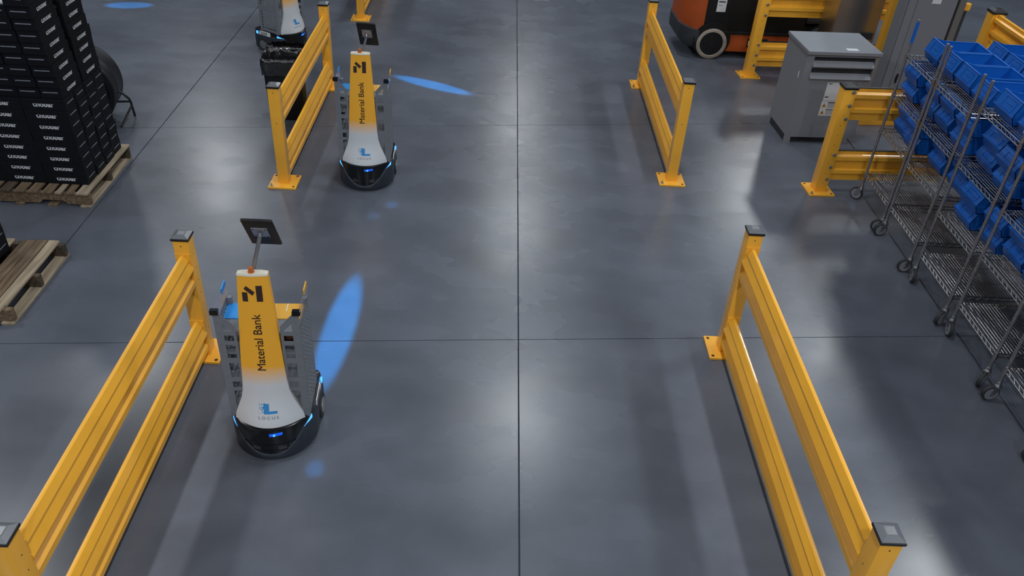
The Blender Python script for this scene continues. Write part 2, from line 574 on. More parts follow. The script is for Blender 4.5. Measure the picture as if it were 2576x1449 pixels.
def make_robot():
    r = thing('warehouse_robot', 'robot', 'robot')
    # base
    n = 28
    bot = ell_front(.250, -.06, -.312, .25, n)
    def ztop(x, y):
        return .060 + .155 * min(1, abs(x) / .20) ** 2.2
    rings = [[(x * .97, y * .97, .022) for x, y in bot], [(x, y, .04) for x, y in bot], [(x, y, ztop(x, y) - .01) for x, y in bot], [(x * .975, y * .975, ztop(x, y)) for x, y in bot]]
    MB().loft(rings).build('bumper', 'robot_slate', r, 40)
    sh = ell_front(.244, -.06, -.304, .245, n)
    shell = MB().loft([[(x * .98, y * .98, .03) for x, y in sh], [(x, y, .10) for x, y in sh], [(x, y, .225) for x, y in sh], [(x * .985, y * .985, .252) for x, y in sh], [(x * .95, y * .95, .258) for x, y in sh]]).build('base_shell', 'robot_black', r, 40)
    # recessed scanner slot: two lips and window strips
    def band(t0, t1, z0, z1, z2, z3, off, name, mname, par, m=8):
        b = MB()
        w, ys, yf = .244 + off, -.06, -.304 - off
        vs = []
        for i in range(m + 1):
            t = R(t0 + (t1 - t0) * i / m)
            f = i / m
            x, y = w * math.sin(t), ys + (yf - ys) * math.cos(t)
            vs += [(x, y, z0 + (z2 - z0) * f), (x, y, z1 + (z3 - z1) * f)]
        inner = [(x * .97, y * .97, z) for x, y, z in vs]
        nn = len(vs)
        fs = []
        for i in range(m):
            a = 2 * i
            fs += [(a, a + 2, a + 3, a + 1), (nn + a, nn + a + 1, nn + a + 3, nn + a + 2), (a + 1, a + 3, nn + a + 3, nn + a + 1), (a, nn + a, nn + a + 2, a + 2)]
        fs += [(0, 1, nn + 1, nn), (nn - 2, 2 * nn - 2, 2 * nn - 1, nn - 1)]
        b.add(vs + inner, fs)
        return b.build(name, mname, par, 40)
    band(-52, 52, .136, .142, .136, .142, .004, 'scanner_lip', 'robot_black', shell)
    band(-52, 52, .088, .094, .088, .094, .004, 'scanner_lip', 'robot_black', shell)
    for a in (-40, -24, 12, 28):
        band(a, a + 11, .098, .13, .098, .122, .0015, 'scanner_window', 'forklift_grey', shell)
    tag(band(52, 72, .168, .204, .196, .236, .003, 'headlight', 'blue_led', r), 'glowing blue headlight')
    tag(band(-52, -72, .168, .204, .196, .236, .003, 'headlight', 'blue_led', r), 'glowing blue headlight')
    tag(band(2, 20, .213, .232, .219, .236, .003, 'status_light', 'blue_led_deep', r), 'deep blue status light')
    band(7, 10, .214, .228, .216, .231, .005, 'status_light', 'blue_led', r, 2)
    band(-7, 7, .045, .055, .045, .055, .012, 'bumper_badge', 'robot_slate', r, 4)
    # drive wheels and number plates on the flanks
    for s in (-1, 1):
        wh = MB().cyl((s * .215, .10, .082), (s * .258, .10, .082), .082, 22).build('drive_wheel', 'rubber', r, 40)
        MB().cyl((s * .256, .10, .082), (s * .262, .10, .082), .052, 18).build('hub', 'steel_plate', wh, 40)
        pl = MB().prism([(-.035, .20), (.16, .20), (.13, .25), (-.035, .25)], 'x', s * .2445, s * .250).build('number_plate', 'white_plate', r)
        vs, fs = text_verts('22359', .045, .0012)
        if s > 0:
            MB().add([(.2508, -.025 + x, .209 + y) for x, y, z in vs], fs).build('plate_number', 'label_ink', pl)
        else:
            MB().add([(-.2508, .125 - x, .209 + y) for x, y, z in vs], fs).build('plate_number', 'label_ink', pl)
    # cowl
    rings = []
    for z, h, yf, bl in CW:
        m = 14
        ring = []
        for i in range(m + 1):
            s = -1 + 2 * i / m
            ring.append((h * s, yf + bl * s * s, z))
        d = .05 if z > .5 else .03
        yb = yf + bl + d
        ring += [(h * .97, yb, z), (-h * .97, yb, z)]
        rings.append(ring)
    cw = MB().loft(rings).build('front_cowl', 'cowl_paint', r, 50)
    tag(cw, 'front cowl fading from white to yellow')
    h, yf, bl = CW[-1][1:]
    top = []
    for z, k in ((1.2355, 1.02), (1.246, 1.02), (1.251, .97)):
        ring = [(h * k * s, (yf + bl * s * s) - .002 * (k > 1), z) for s in [-1 + 2 * i / 10 for i in range(11)]]
        ring += [(h * k, -.084, z), (h * .6 * k, -.076, z), (-h * .6 * k, -.076, z), (-h * k, -.084, z)]
        top.append(ring)
    cp = MB().loft(top).build('cowl_cap', 'robot_cream', r, 30)
    MB().cyl((-.006, -.098, 1.250), (-.006, -.098, 1.255), .018, 14).cyl((-.006, -.098, 1.255), (-.006, -.098, 1.280), .013, 14).build('stop_button', 'robot_orange', cp, 40)
    # printed marks
    for q in ([(-.063, 1.083), (-.034, 1.083), (-.034, 1.139), (-.063, 1.139)], [(-.052, 1.160), (-.038, 1.178), (.006, 1.141), (-.008, 1.120)], [(.013, 1.083), (.046, 1.083), (.046, 1.180), (.013, 1.180)]):
        vs = [(x, surf(x, z), z) for x, z in q]
        MB().add(vs, [(0, 1, 2, 3)]).build('brand_mark', 'print_brown', cw)
    tw, _ = text_verts('Material Bank', .068, 0.0, .98)
    pre, _ = text_verts('Material B', .068, 0.0, .98)
    bb, _ = text_verts('B', .068, 0.0, .98)
    k = .372 / max(v[0] for v in tw)
    x_b = max(v[0] for v in pre) - max(v[0] for v in bb)
    for word, x_off in (('Material', 0.0), ('Bank', x_b)):
        vs, fs = text_verts(word, .068, 0.0, .98)
        vs2 = [((v[0] + x_off) * k + e, v[1] * .98 + e2, 0) for e, e2 in ((0, -.0006), (.0009, .0006)) for v in vs]
        fs2 = fs + [tuple(q + len(vs) for q in f) for f in fs]
        decal(vs2, fs2, True, .020, .632, 'print_brown', 'brand_word', cw)
    b = MB()
    def sq(x, z, s, s2=None):
        s2 = s2 or s
        b.add([(px, surf(px, pz), pz) for px, pz in ((x, z), (x + s, z), (x + s, z + s2), (x, z + s2))], [(0, 1, 2, 3)])
    sq(-.012, .345, .026, .062)
    sq(.014, .345, .046, .016)
    rnd = random.Random(3)
    for i in range(46):
        x = -.012 - abs(rnd.gauss(0, .016))
        z = .345 + rnd.random() * .06
        s = .006 if x > -.03 else .0035
        sq(x, z, s)
    b.build('maker_logo', 'print_blue', cw)
    vs, fs = text_verts('LOCUS', .026, .0003, 1.55)
    wid = max(v[0] for v in vs)
    decal([(v[0] * .118 / wid, v[1], 0) for v in vs], fs, False, -.052, .312, 'print_grey', 'maker_name', cw)
    # side frames: front wings with cut-outs
    for s in (-1, 1):
        b = MB()
        y0, y1 = -.168, -.162
        def pl(poly):
            b.prism([(s * x, z) for x, z in poly], 'y', y0, y1)
        XO, XI, XA, XB = .230, .121, .136, .188
        pl([(XI, .885), (XO, .885), (XO, .90), (XI, .90)])
        pl([(XI, .90), (XA, .90), (XB, .952), (XB, 1.008), (XI, .932)])
        pl([(XB, .90), (XO, .90), (XO, 1.03), (.206, 1.03), (XB, 1.008)])
        zz = [.25, .30, .455, .48, .525, .555, .665, .70, .80, .825, .868, .885]
        for q in range(0, len(zz) - 1):
            if q % 2 == 0:
                pl([(XI, zz[q]), (XO, zz[q]), (XO, zz[q + 1]), (XI, zz[q + 1])])
            else:
                pl([(XI, zz[q]), (XA, zz[q]), (XA, zz[q + 1]), (XI, zz[q + 1])])
                pl([(XB, zz[q]), (XO, zz[q]), (XO, zz[q + 1]), (XB, zz[q + 1])])
        wing = b.build('front_wing', 'robot_grey', r)
        MB().bbox(s * .196 if s > 0 else -.242, .242 if s > 0 else -.196, -.176, -.146, 1.012, 1.042, .004).build('corner_clip', 'robot_black', r)
        b = MB()
        for z in (.31, .40, .48, .56, .64, .72, .80, .88, .96):
            b.cyl((s * .212, -.170, z), (s * .212, -.1655, z), .004, 6)
        b.build('rivets', 'steel_plate', wing)['kind'] = 'stuff'
        # flank: perforated sheet with clear guard above
        xx = .227 if s > 0 else -.230
        side = perforated(-.165, .135, .25, .92, 9, 21, xx, .003, skip=lambda i, j: i in (0, 8) or j in (0, 20) or j in (8, 9)).build('side_panel', 'robot_grey', r)
        MB().box(xx, xx + .003, -.165, .135, .92, 1.025).build('clear_guard', 'acrylic', r)
        MB().box(xx - .002, xx + .005, .045, .135, .995, 1.028).build('edge_tape', 'shelf_blue' if s < 0 else 'shelf_yellow', r)
        b = MB()
        b.box(s * .20, s * .226, .11, .135, .25, .92)
        b.build('rear_upright', 'robot_grey', r)
        MB().bbox(s * .247 - .006, s * .247 + .006, .17, .20, .20, .235, .003).build('rear_light', 'blue_led', r)
    # shelves between the frames
    for z in (.30, .53, .72):
        MB().bbox(-.225, .225, -.155, .125, z, z + .014, .003).build('shelf', 'robot_grey', r)
    sh = MB().box(-.225, .225, -.135, .125, .855, .868).build('shelf', 'robot_grey', r)
    MB().box(-.224, .03, -.02, .122, .868, .874).build('blue_zone', 'shelf_blue', sh)
    MB().box(.036, .205, -.02, .122, .868, .874).build('yellow_zone', 'shelf_yellow', sh)
    MB().box(.03, .036, -.02, .122, .868, .875).box(.115, .12, .05, .12, .874, .8755).build('zone_line', 'white_plate', sh)
    MB().box(-.095, .095, -.125, -.115, .27, .95).build('back_plate', 'robot_grey', r)
    # pole and tablet
    MB().tube([(-.012, -.055, 1.20), (.004, -.04, 1.27), (.046, -.018, 1.425)], .011, 10).build('tablet_pole', 'steel_plate', r, 60)
    M = Matrix.Translation((.056, -.005, 1.447)) @ Matrix.Rotation(R(-3), 4, 'Z') @ Matrix.Rotation(R(31), 4, 'X')
    tb = MB().bbox(-.081, .081, -.008, .008, -.137, .134, .006, M).build('tablet', 'tablet_black', r, 40)
    MB().bbox(-.03, .012, -.011, .0, .128, .140, .003, M).build('camera_bump', 'tablet_black', tb)
    mp = MB().bbox(-.044, .042, -.014, -.008, -.036, .062, .004, M).build('mount_plate', 'steel_plate', tb)
    b = MB()
    for x in (-.034, .032):
        for z in (-.026, .052):
            b.cyl(M @ Vector((x, -.0145, z)), M @ Vector((x, -.0155, z)), .0045, 8)
    b.build('mount_screws', 'robot_black', tb)['kind'] = 'stuff'
    MB().cyl(M @ Vector((-.004, -.03, .0)), M @ Vector((-.004, -.012, .014)), .012, 12).build('pole_socket', 'steel_plate', tb, 40)
    return r
rob = make_robot()
rob.location = (-1.264, 3.725, 0)
rob.rotation_euler.z = R(3.5)
tag(rob, 'yellow and white warehouse robot nearest the camera, left foreground', 'robot', 'warehouse robots')
r2 = copy_tree(rob)
r2.location = (-1.185, 7.03, 0)
r2.rotation_euler.z = R(1.5)
for _c in r2.children:
    if _c.name.startswith('tablet'):
        _c.location.z -= .065
tag(r2, 'yellow and white warehouse robot beside the far left guard rail post', 'robot')
r3 = copy_tree(rob)
r3.location = (-2.715, 10.30, 0)
r3.rotation_euler.z = R(58)
tag(r3, 'robot behind the trash can, cropped by the top edge', 'robot')
# small brown carton riding on the near robot
bx = MB().bbox(-.07, .07, -.06, .06, 0, .11, .003).build('small_carton', 'brown_card')
bx.location = (-1.256 + .135, 3.722 + .0, .734)
bx.rotation_euler.z = R(5)
tag(bx, 'small brown carton on a shelf inside the nearest robot', 'box')

# ------------------------------------------------------------------ black cartons on pallets
BW, BD, BH = .356, .176, .0975
cart_me = MB().bbox(-BW / 2, BW / 2, -BD / 2, BD / 2, 0, BH - .001, .0035).mesh('carton', 'carton_black')
tv, tf = text_verts('chobar', .085, .003, 1.02)
k = .170 / max(v[0] for v in tv)
bm = bmesh.new()
vl = [bm.verts.new((v[0] * k - .085, v[1], 0)) for v in tv]
for f in tf:
    try:
        bm.faces.new([vl[i] for i in f])
    except ValueError:
        pass
bmesh.ops.bisect_plane(bm, geom=bm.verts[:] + bm.edges[:] + bm.faces[:], plane_co=(0, .031, 0), plane_no=(0, 1, 0), clear_outer=True)
bm.verts.index_update()
logo_me = MB().add([(v.co.x, -BD / 2 - .0012, BH * .36 + v.co.y * .80) for v in bm.verts], [[v.index for v in f.verts] for f in bm.faces]).mesh('printed_logo', 'carton_print')
bm.free()
rr = random.Random(5)
line_mes = []
for sd in (-1, 1):
    b = MB()
    y = -.055
    while y < .055:
        l = .004 + rr.random() * .01
        b.add([(sd * (BW / 2 + .0012), y, BH * .52), (sd * (BW / 2 + .0012), y + l + .0016, BH * .52), (sd * (BW / 2 + .0012), y + l + .0016, BH * .52 + .008 + .003 * rr.random()), (sd * (BW / 2 + .0012), y, BH * .52 + .008)], [(0, 1, 2, 3)])
        y += l + .0015
    lm = b.mesh('small_print', 'carton_print_dim')
    line_mes.append(lm)
seam_me = MB().box(-BW / 2 - .001, BW / 2 + .001, -BD / 2 - .001, BD / 2 + .001, BH * .80, BH * .80 + .0012).mesh('lid_seam', 'forklift_black')
def carton(x, y, z, rz, label, group):
    o = put('carton', cart_me, None, (x, y, z), (0, 0, rz))
    tag(o, label, 'box', group)
    put('printed_logo', logo_me, o)
    for lm in line_mes:
        put('small_print', lm, o)['kind'] = 'stuff'
    put('lid_seam', seam_me, o)
    return o
Z0 = .142
ORD = ['first', 'second', 'third', 'fourth', 'fifth', 'sixth', 'seventh', 'eighth', 'ninth', 'tenth', 'eleventh', 'twelfth', 'thirteenth', 'fourteenth', 'fifteenth', 'sixteenth', 'seventeenth', 'eighteenth']
jit = random.Random(11)
for k in range(8):
    z = Z0 + k * BH
    for c in range(4):
        carton(-3.505 - BW / 2 - c * .358 - jit.random() * .006 - k * .002, 6.352 + BD / 2 + jit.random() * .006, z, jit.uniform(-.008, .008),
               f'logo carton facing the camera, {ORD[k]} layer of the tall stack, {ORD[c]} from the corner', 'front cartons in the lower layers of the tall stack')
    for d in range(1, 4):
        carton(-3.500 - BW / 2 - jit.random() * .012 - k * .002, 6.352 + BD / 2 + d * .186 + jit.random() * .008, z, jit.uniform(-.012, .012),
               f'plain-ended black carton on the aisle side, {ORD[k]} layer of tall stack, {ORD[d]} from front', 'side cartons in the lower layers of the tall stack')
Z1 = Z0 + 8 * BH
for k in range(9):
    z = Z1 + k * BH
    lean = .012 * k
    carton(-3.53 - BD / 2 - jit.random() * .006 - k * .003, 6.375 - lean + BW / 2 + jit.uniform(-.006, .006), z, PI / 2 + jit.uniform(-.01, .01),
           f'carton with logo facing the aisle, nearer column of tall stack, {ORD[k + 8]} layer', 'near upper aisle-side cartons of the tall stack')
    carton(-3.525 - BD / 2 - jit.random() * .01 - k * .004, 6.762 - lean * .4 + BW / 2 + jit.uniform(-.006, .006), z, PI / 2 + jit.uniform(-.012, .012),
           f'carton with logo facing the aisle, farther column of tall stack, {ORD[k + 8]} layer', 'far upper aisle-side cartons of the tall stack')
    if k < 8:
        for c in range(1, 7):
            carton(-3.53 - BD / 2 - c * .182 - jit.random() * .003 - .004 - k * .003, 6.38 - lean + BW / 2 + jit.uniform(-.006, .006), z, PI / 2 + jit.uniform(-.01, .01),
                   f'carton end with small print facing the camera, {ORD[k + 8]} layer of tall stack, {ORD[c]} from corner', 'front cartons in the upper layers of the tall stack')
film = MB()
xs = [-4.75 + i * .06 for i in range(18)]
ys = [6.31 + j * .05 for j in range(9)]
vv = [(x, y, Z1 + 8 * BH + .003 + .012 * abs(math.sin(x * 37 + y * 21)) * abs(math.sin(x * 13 - y * 31))) for x in xs for y in ys]
ff = [(i * 9 + j, (i + 1) * 9 + j, (i + 1) * 9 + j + 1, i * 9 + j + 1) for i in range(17) for j in range(8)]
film.add(vv, ff)
vb = [(x, y, Z1 + 8 * BH + .0005) for x, y, z in vv]
film.add(vb, [f[::-1] for f in ff])
fo = film.build('wrap_film', 'wrap_film', None, 60)
tag(fo, 'crumpled shiny wrap film on top of the tall carton stack', 'plastic film')

def pallet(label, x1, y0, lx, ly, top, boards, loc_rz=0):
    """boards run along Y; stringers along X. x1 = right edge, y0 = front edge"""
    g = thing('wooden_pallet', label, 'pallet', (x1, y0, 0), loc_rz)
    t = .018
    n_cut = 0
    for (xa, xb, m, ya, yb) in boards:
        bb = MB().bbox(-xb, -xa, ya, yb, top - t, top, .003)
        bb.build('deck_board', m, g)
    for q, yy in enumerate((.02, ly / 2 - .02, ly - .06)):
        prof = [(0, t), (-lx * .16, t), (-lx * .19, t + .035), (-lx * .33, t + .035), (-lx * .36, t), (-lx * .64, t), (-lx * .67, t + .035), (-lx * .81, t + .035), (-lx * .84, t), (-lx, t), (-lx, top - t), (0, top - t)]
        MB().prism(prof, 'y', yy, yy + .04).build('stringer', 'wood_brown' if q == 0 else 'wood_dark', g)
    for xa in (0.0, .28, .56, .84, lx - .09):
        MB().bbox(-xa - .09, -xa, 0, ly, 0, t, .003).build('bottom_board', 'wood_brown' if xa > 0 else 'wood_pale', g)
    return g
bl = []
x = 0.0
ms = ['wood_pale', 'wood_brown', 'wood_pale', 'wood_brown', 'wood_brown', 'wood_brown', 'wood_dark', 'wood_brown', 'wood_brown', 'wood_brown']
ws = [.10, .06, .05, .085, .085, .085, .09, .09, .09, .09]
gp = [.035, .03, .03, .035, .03, .03, .03, .03, .03, .03]
for m, wd, g_ in zip(ms, ws, gp):
    bl.append((x, x + wd, m, 0.0, .96))
    x += wd + g_
pallet('wooden pallet under the tall stack of black cartons', -3.462, 6.205, 1.22, .96, .14, bl)
bl2 = [(.045, .125, 'wood_pale', .06, .90), (.135, .215, 'wood_brown', .0, .90), (.222, .325, 'wood_brown', .0, .89), (.39, .48, 'wood_pale', .0, .90), (.50, .60, 'wood_brown', .0, .9), (.64, .74, 'wood_brown', 0, .9), (.78, .88, 'wood_brown', 0, .9)]
p2 = pallet('worn wooden pallet at the left edge with split boards', -3.335, 4.585, 1.1, .91, .135, bl2)
MB().prism([(-.125, .0), (-.06, .0), (-.052, .075), (-.07, .06), (-.10, .07), (-.125, .062)], 'z', .1175, .1345).build('split_board_end', 'wood_pale', p2)
for k in range(5):
    for d in range(2):
        carton(-3.700 - BW / 2 - jit.random() * .004, 5.352 - BD / 2 - d * .186, .1365 + k * BH, 0, f'black carton on the worn pallet at left edge, {ORD[k]} layer, {["farther", "nearer"][d]} one', 'cartons on the worn pallet')

# ------------------------------------------------------------------ drum fan behind the stack
fan = thing('drum_fan', 'black drum fan on a tubular stand behind the carton stack', 'fan', (-4.20, 7.92, 0), R(10))
FR, FZ = .375, .385
prof = [(-.20, -.05), (-.20, .0), (-.17, .010), (-.14, .0), (-.05, .0), (-.04, .006), (-.02, .0), (.12, .0), (.14, .0), (.17, .010), (.20, .0), (.20, -.04), (.18, -.016), (-.18, -.016)]
n = 40
rings = [[((FR + rad) * math.cos(2 * PI * i / n), y, FZ + (FR + rad) * math.sin(2 * PI * i / n)) for i in range(n)] for y, rad in prof]
rings.append(rings[0])
MB().loft(rings, cap=False).build('housing', 'fan_black', fan, 35)
for y in (-.195, .195):
    b = MB()
    rad = .055
    while rad < FR - .02:
        b.tube([(rad * math.cos(2 * PI * i / 32), y, FZ + rad * math.sin(2 * PI * i / 32)) for i in range(33)], .0025, 4)
        rad += .016
    for i in range(8):
        a = 2 * PI * i / 8
        b.cyl((.05 * math.cos(a), y, FZ + .05 * math.sin(a)), ((FR - .01) * math.cos(a), y, FZ + (FR - .01) * math.sin(a)), .003, 5)
    b.cyl((0, y - .008, FZ), (0, y + .008, FZ), .06, 16)
    b.build('grille', 'tube_black', fan)
MB().cyl((0, -.14, FZ), (0, .10, FZ), .085, 18).build('motor', 'fan_black', fan, 40)
for i in range(5):
    M = Matrix.Translation((0, .10, FZ)) @ Matrix.Rotation(i * 2 * PI / 5 + .3, 4, 'Y') @ Matrix.Rotation(R(75), 4, 'X')
    MB().bbox(.05, FR - .03, -.16, .16, -.004, .004, .003, M).build('blade', 'fan_black', fan)
for s in (-1, 1):
    MB().tube([(s * .36, .02, .30), (s * .385, .02, .285), (s * .44, .03, .215), (s * .45, .03, .18), (s * .455, .05, .012)], .012, 8).build('leg', 'tube_black', fan, 60)
    MB().tube([(s * .452, .035, .14), (s * .37, -.20, .012)], .011, 8).build('strut', 'tube_black', fan, 60)
MB().tube([(.45, .03, .185), (-.45, .03, .185)], .011, 8).build('cross_bar', 'tube_black', fan, 60)

# ------------------------------------------------------------------ trash can with liner
can = thing('trash_can', 'slim black trash can with a plastic liner behind the guard rail', 'trash can', (-2.215, 8.30, 0), R(3))
def rr_ring(hx, hy, z, rad=.03, n=4, noise=0.0, rs=None):
    pts = []
    for cx, cy, a0 in ((1, 1, 0), (-1, 1, 90), (-1, -1, 180), (1, -1, 270)):
        for i in range(n + 1):
            a = R(a0 + 90 * i / n)
            pts.append((cx * (hx - rad) + rad * math.cos(a), cy * (hy - rad) + rad * math.sin(a), z))
    if noise:
        pts = [(x + rs.uniform(-noise, noise), y + rs.uniform(-noise, noise), zz + rs.uniform(-noise, noise)) for x, y, zz in pts]
    return pts
MB().loft([rr_ring(.175, .125, 0.0), rr_ring(.18, .13, .10), rr_ring(.193, .14, .60), rr_ring(.198, .145, .64), rr_ring(.188, .133, .64), rr_ring(.17, .12, .05), rr_ring(.16, .11, .04)]).build('body', 'can_black', can, 40)
rs = random.Random(2)
def fine(hx, hy, z, noise):
    r0 = rr_ring(hx, hy, z, .04, 4)
    out = []
    for i in range(len(r0)):
        a, c = Vector(r0[i]), Vector(r0[(i + 1) % len(r0)])
        m = max(1, int((c - a).length / .035))
        for q in range(m):
            out.append(a.lerp(c, q / m))
    return [(p.x + rs.uniform(-noise, noise), p.y + rs.uniform(-noise, noise), p.z + rs.uniform(-noise, noise)) for p in out]
def fixn(rs_):
    n = min(len(r) for r in rs_)
    return [r[:n] for r in rs_]
def bag_ring(f, z, noise):
    base = fine(.198, .145, 0, 0)
    return [(x * f + rs.uniform(-noise, noise), y * (f + (f - 1) * .6) + rs.uniform(-noise, noise), z + rs.uniform(-noise, noise)) for x, y, _ in base]
MB().loft([bag_ring(1.045, .50, .012), bag_ring(1.06, .54, .010), bag_ring(1.07, .58, .010), bag_ring(1.085, .625, .008), bag_ring(1.07, .665, .006), bag_ring(1.0, .672, .006), bag_ring(.93, .64, .010), bag_ring(.90, .55, .015), bag_ring(.85, .42, .02), bag_ring(.6, .36, .02)], cap=True).build('liner', 'liner', can, 70)
b = MB()
cols = 15
rows = 5
vv = []
for j in range(rows):
    for i in range(cols):
        x = -.20 + .4 * i / (cols - 1)
        vv.append((x + rs.uniform(-.012, .012), .13 + .05 * math.sin(j) + rs.uniform(-.012, .012), .645 + .035 * j * (1 - .25 * abs(x) / .25) + rs.uniform(-.008, .008)))
b.add(vv, [(j * cols + i, j * cols + i + 1, (j + 1) * cols + i + 1, (j + 1) * cols + i) for j in range(rows - 1) for i in range(cols - 1)])
b.build('liner_fold', 'liner', can, 70)

# ------------------------------------------------------------------ forklift
fk = thing('forklift', 'orange and black forklift parked behind the yellow guard rail', 'forklift', (2.25, 10.72, 0), R(3))
def fbox(name, m, x0, x1, y0, y1, z0, z1, bev=.02):
    return MB().bbox(x0, x1, y0, y1, z0, z1, bev).build(name, m, fk, 40)
# counterweight with rounded rear
def plan(x0, x1, y0, y1, rad, n=6):
    pts = [(x1, y0), (x1, y1)]
    for i in range(n + 1):
        a = R(90 + 90 * i / n)
        pts.append((x0 + rad + rad * math.cos(a), y1 - rad + rad * math.sin(a)))
    for i in range(n + 1):
        a = R(180 + 90 * i / n)
        pts.append((x0 + rad + rad * math.cos(a), y0 + rad + rad * math.sin(a)))
    return pts
FW = .90
def drop(x):
    return .07 * min(1, max(0, x - .12) / .28)
def cw_ring(z, dz, x0=.12, e=0.0):
    return [(x, y, z - dz * drop(x) / .07) for x, y in plan(x0, .40, e, FW - e, .27)]
MB().loft([cw_ring(.425, .06), cw_ring(.44, .06), cw_ring(.95, 0), cw_ring(1.06, 0, .16, .03)]).build('counterweight', 'forklift_orange', fk, 40)
MB().loft([[(x, y, .14) for x, y in plan(.20, .34, .05, FW - .05, .13)], [(x, y, .22) for x, y in plan(.125, .36, -.005, FW + .01, .22)], [(x, y, .415 - drop(x) * .85) for x, y in plan(.115, .36, -.008, FW + .01, .23)], [(x, y, .425 - drop(x) * .85) for x, y in plan(.13, .36, .01, FW - .01, .21)]]).build('rear_bumper', 'forklift_grey', fk, 40)
MB().cyl((.545, -.002, .252), (.545, .05, .252), .245, 28).build('wheel_arch', 'forklift_black', fk, 40)
sp = fbox('side_panel', 'forklift_black', .395, 1.75, .01, .89, .36, 1.05, .02)
fbox('chassis', 'forklift_black', .30, 2.30, .06, .86, .12, .40, .02)
sk = fbox('side_skirt', 'forklift_orange', .76, 1.72, .02, .08, .10, .345, .008)
fbox('sill', 'forklift_black', .40, 1.9, -.005, .03, .335, .375, .006)
MB().bbox(1.03, 1.30, .008, .022, .17, .285, .006).build('badge', 'forklift_black', sk)
vs, fs = text_verts('LX', .080, .003)
MB().add([(1.037 + x * 1.6, .006, .20 + y) for x, y, z in vs], fs).build('badge_lettering', 'label_white', sk)
for wx, wz, wr, nm in ((.545, .205, .205, 'rear_wheel'), (2.02, .25, .25, 'front_wheel')):
    wl = MB().cyl((wx, -.012, wz), (wx, .15, wz), wr, 32).build(nm, 'forklift_black', fk, 40)
    rg = []
    for y, ra in ((.02, wr), (-.016, wr * .985), (-.024, wr * .93), (-.022, wr * .77), (-.010, wr * .74), (.02, wr * .74)):
        rg.append([(wx + ra * math.cos(2 * PI * i / 36), y, wz + ra * math.sin(2 * PI * i / 36)) for i in range(36)])
    MB().loft(rg, cap=False).build('tire', 'tire_tan' if wx < 1 else 'forklift_grey', wl, 40)
    b = MB().cyl((wx, -.018, wz), (wx, 0, wz), wr * .3, 16)
    for i in range(6):
        a = i * PI / 3
        b.cyl((wx + wr * .48 * math.cos(a), -.016, wz + wr * .48 * math.sin(a)), (wx + wr * .48 * math.cos(a), 0, wz + wr * .48 * math.sin(a)), .014, 8)
    b.build('hub', 'forklift_black', wl, 40)
fbox('front_fender', 'forklift_grey', 1.76, 2.35, .02, .35, .50, .60, .03)
fbox('floor_plate', 'forklift_black', 1.72, 2.2, .05, 1.0, .40, .46, .01)
fbox('mast', 'forklift_black', 2.32, 2.44, .2, .85, .06, 1.7, .01)
fbox('seat', 'forklift_black', .9, 1.45, .28, .8, 1.05, 1.2, .05)
lb = MB().box(.53, .65, .004, .012, .62, .78).box(.545, .64, .004, .012, .785, .86).build('sticker', 'label_white', sp)
MB().box(.545, .63, .0025, .004, .742, .756).box(.55, .60, .0025, .004, .70, .704).build('sticker_print', 'label_ink', sp)

# ------------------------------------------------------------------ transformer cabinet and neighbours
tr = thing('transformer_cabinet', 'grey louvered transformer cabinet behind the yellow guard rails', 'cabinet', (3.165, 8.262, 0), R(4))
TW, TD, TH = .76, .58, 1.0
MB().bbox(0, TW, .03, TD, .075, TH, .004).build('body', 'cabinet_grey', tr)
# front skin built round the two louvre openings
for (x0, x1, z0, z1) in ((0, .075, .74, .97), (TW - .03, TW, .74, .97), (.075, TW - .03, .852, .868), (0, TW, .97, 1.0), (0, TW, .075, .74)):
    MB().box(x0, x1, 0, .03, z0, z1).build('front_panel', 'cabinet_grey', tr)
MB().box(.075, TW - .03, .024, .0295, .74, .97).build('louvre_recess', 'cabinet_dark', tr)
for z in (.868, .74):
    MB().prism([(-.022, z), (.001, z), (.026, z + .052), (.022, z + .056), (-.022, z + .006)], 'x', .075, TW - .03).build('louvre_blade', 'cabinet_grey', tr)
b = MB()
for i in range(44):
    x = .085 + i * .0147
    b.box(x, x + .006, .012, .024, .942, .97)
b.build('vent_comb', 'cabinet_dark', tr)
lid = MB().bbox(-.014, TW + .014, -.03, TD + .012, TH, TH + .035, .004).build('lid', 'cabinet_grey', tr)
MB().box(.42, .54, .03, .09, TH + .035, TH + .0362).build('lid_label', 'label_white', lid)
st = MB().box(.29, .44, -.0012, .0, .50, .70).box(.285, .44, -.0012, 0, .33, .495).build('warning_labels', 'label_white', tr)
b = MB()
b.add([(.295, -.002, .425), (.345, -.002, .425), (.32, -.002, .475)], [(0, 1, 2)]).add([(.295, -.002, .345), (.345, -.002, .345), (.32, -.002, .395)], [(0, 1, 2)])
b.build('hazard_triangles', 'label_orange', st)
MB().box(.355, .43, -.002, -.0013, .475, .484).box(.35, .43, -.002, -.0013, .395, .404).box(.30, .34, -.002, -.0013, .535, .546).box(.305, .345, -.002, -.0013, .682, .69).box(.315, .325, -.0024, -.002, .432, .455).box(.315, .325, -.0024, -.002, .352, .375).build('label_print', 'label_ink', st)
b = MB()
for i in range(9):
    b.box(.355, .43, -.002, -.0013, .345 + i * .012 + (.03 if i > 3 else 0), .345 + i * .012 + .005 + (.03 if i > 3 else 0))
b.build('label_text', 'cabinet_grey', st)
MB().prism([(.10, .77), (.122, .775), (.118, .72), (.098, .70)], 'x', -.0012, 0).build('side_sticker', 'label_white', tr)
for x0, x1 in ((.0, .055), (TW - .12, TW - .065)):
    for y0 in (.0, TD - .06):
        MB().prism([(x0, 0), (x1, 0), (x1, .012), (x1 - .006, .075), (x0, .075)], 'y', y0, y0 + .06).build('foot', 'cabinet_grey', tr)
MB().box(.055, TW - .12, .05, .06, .002, .075).build('kick_plate', 'cabinet_dark', tr)
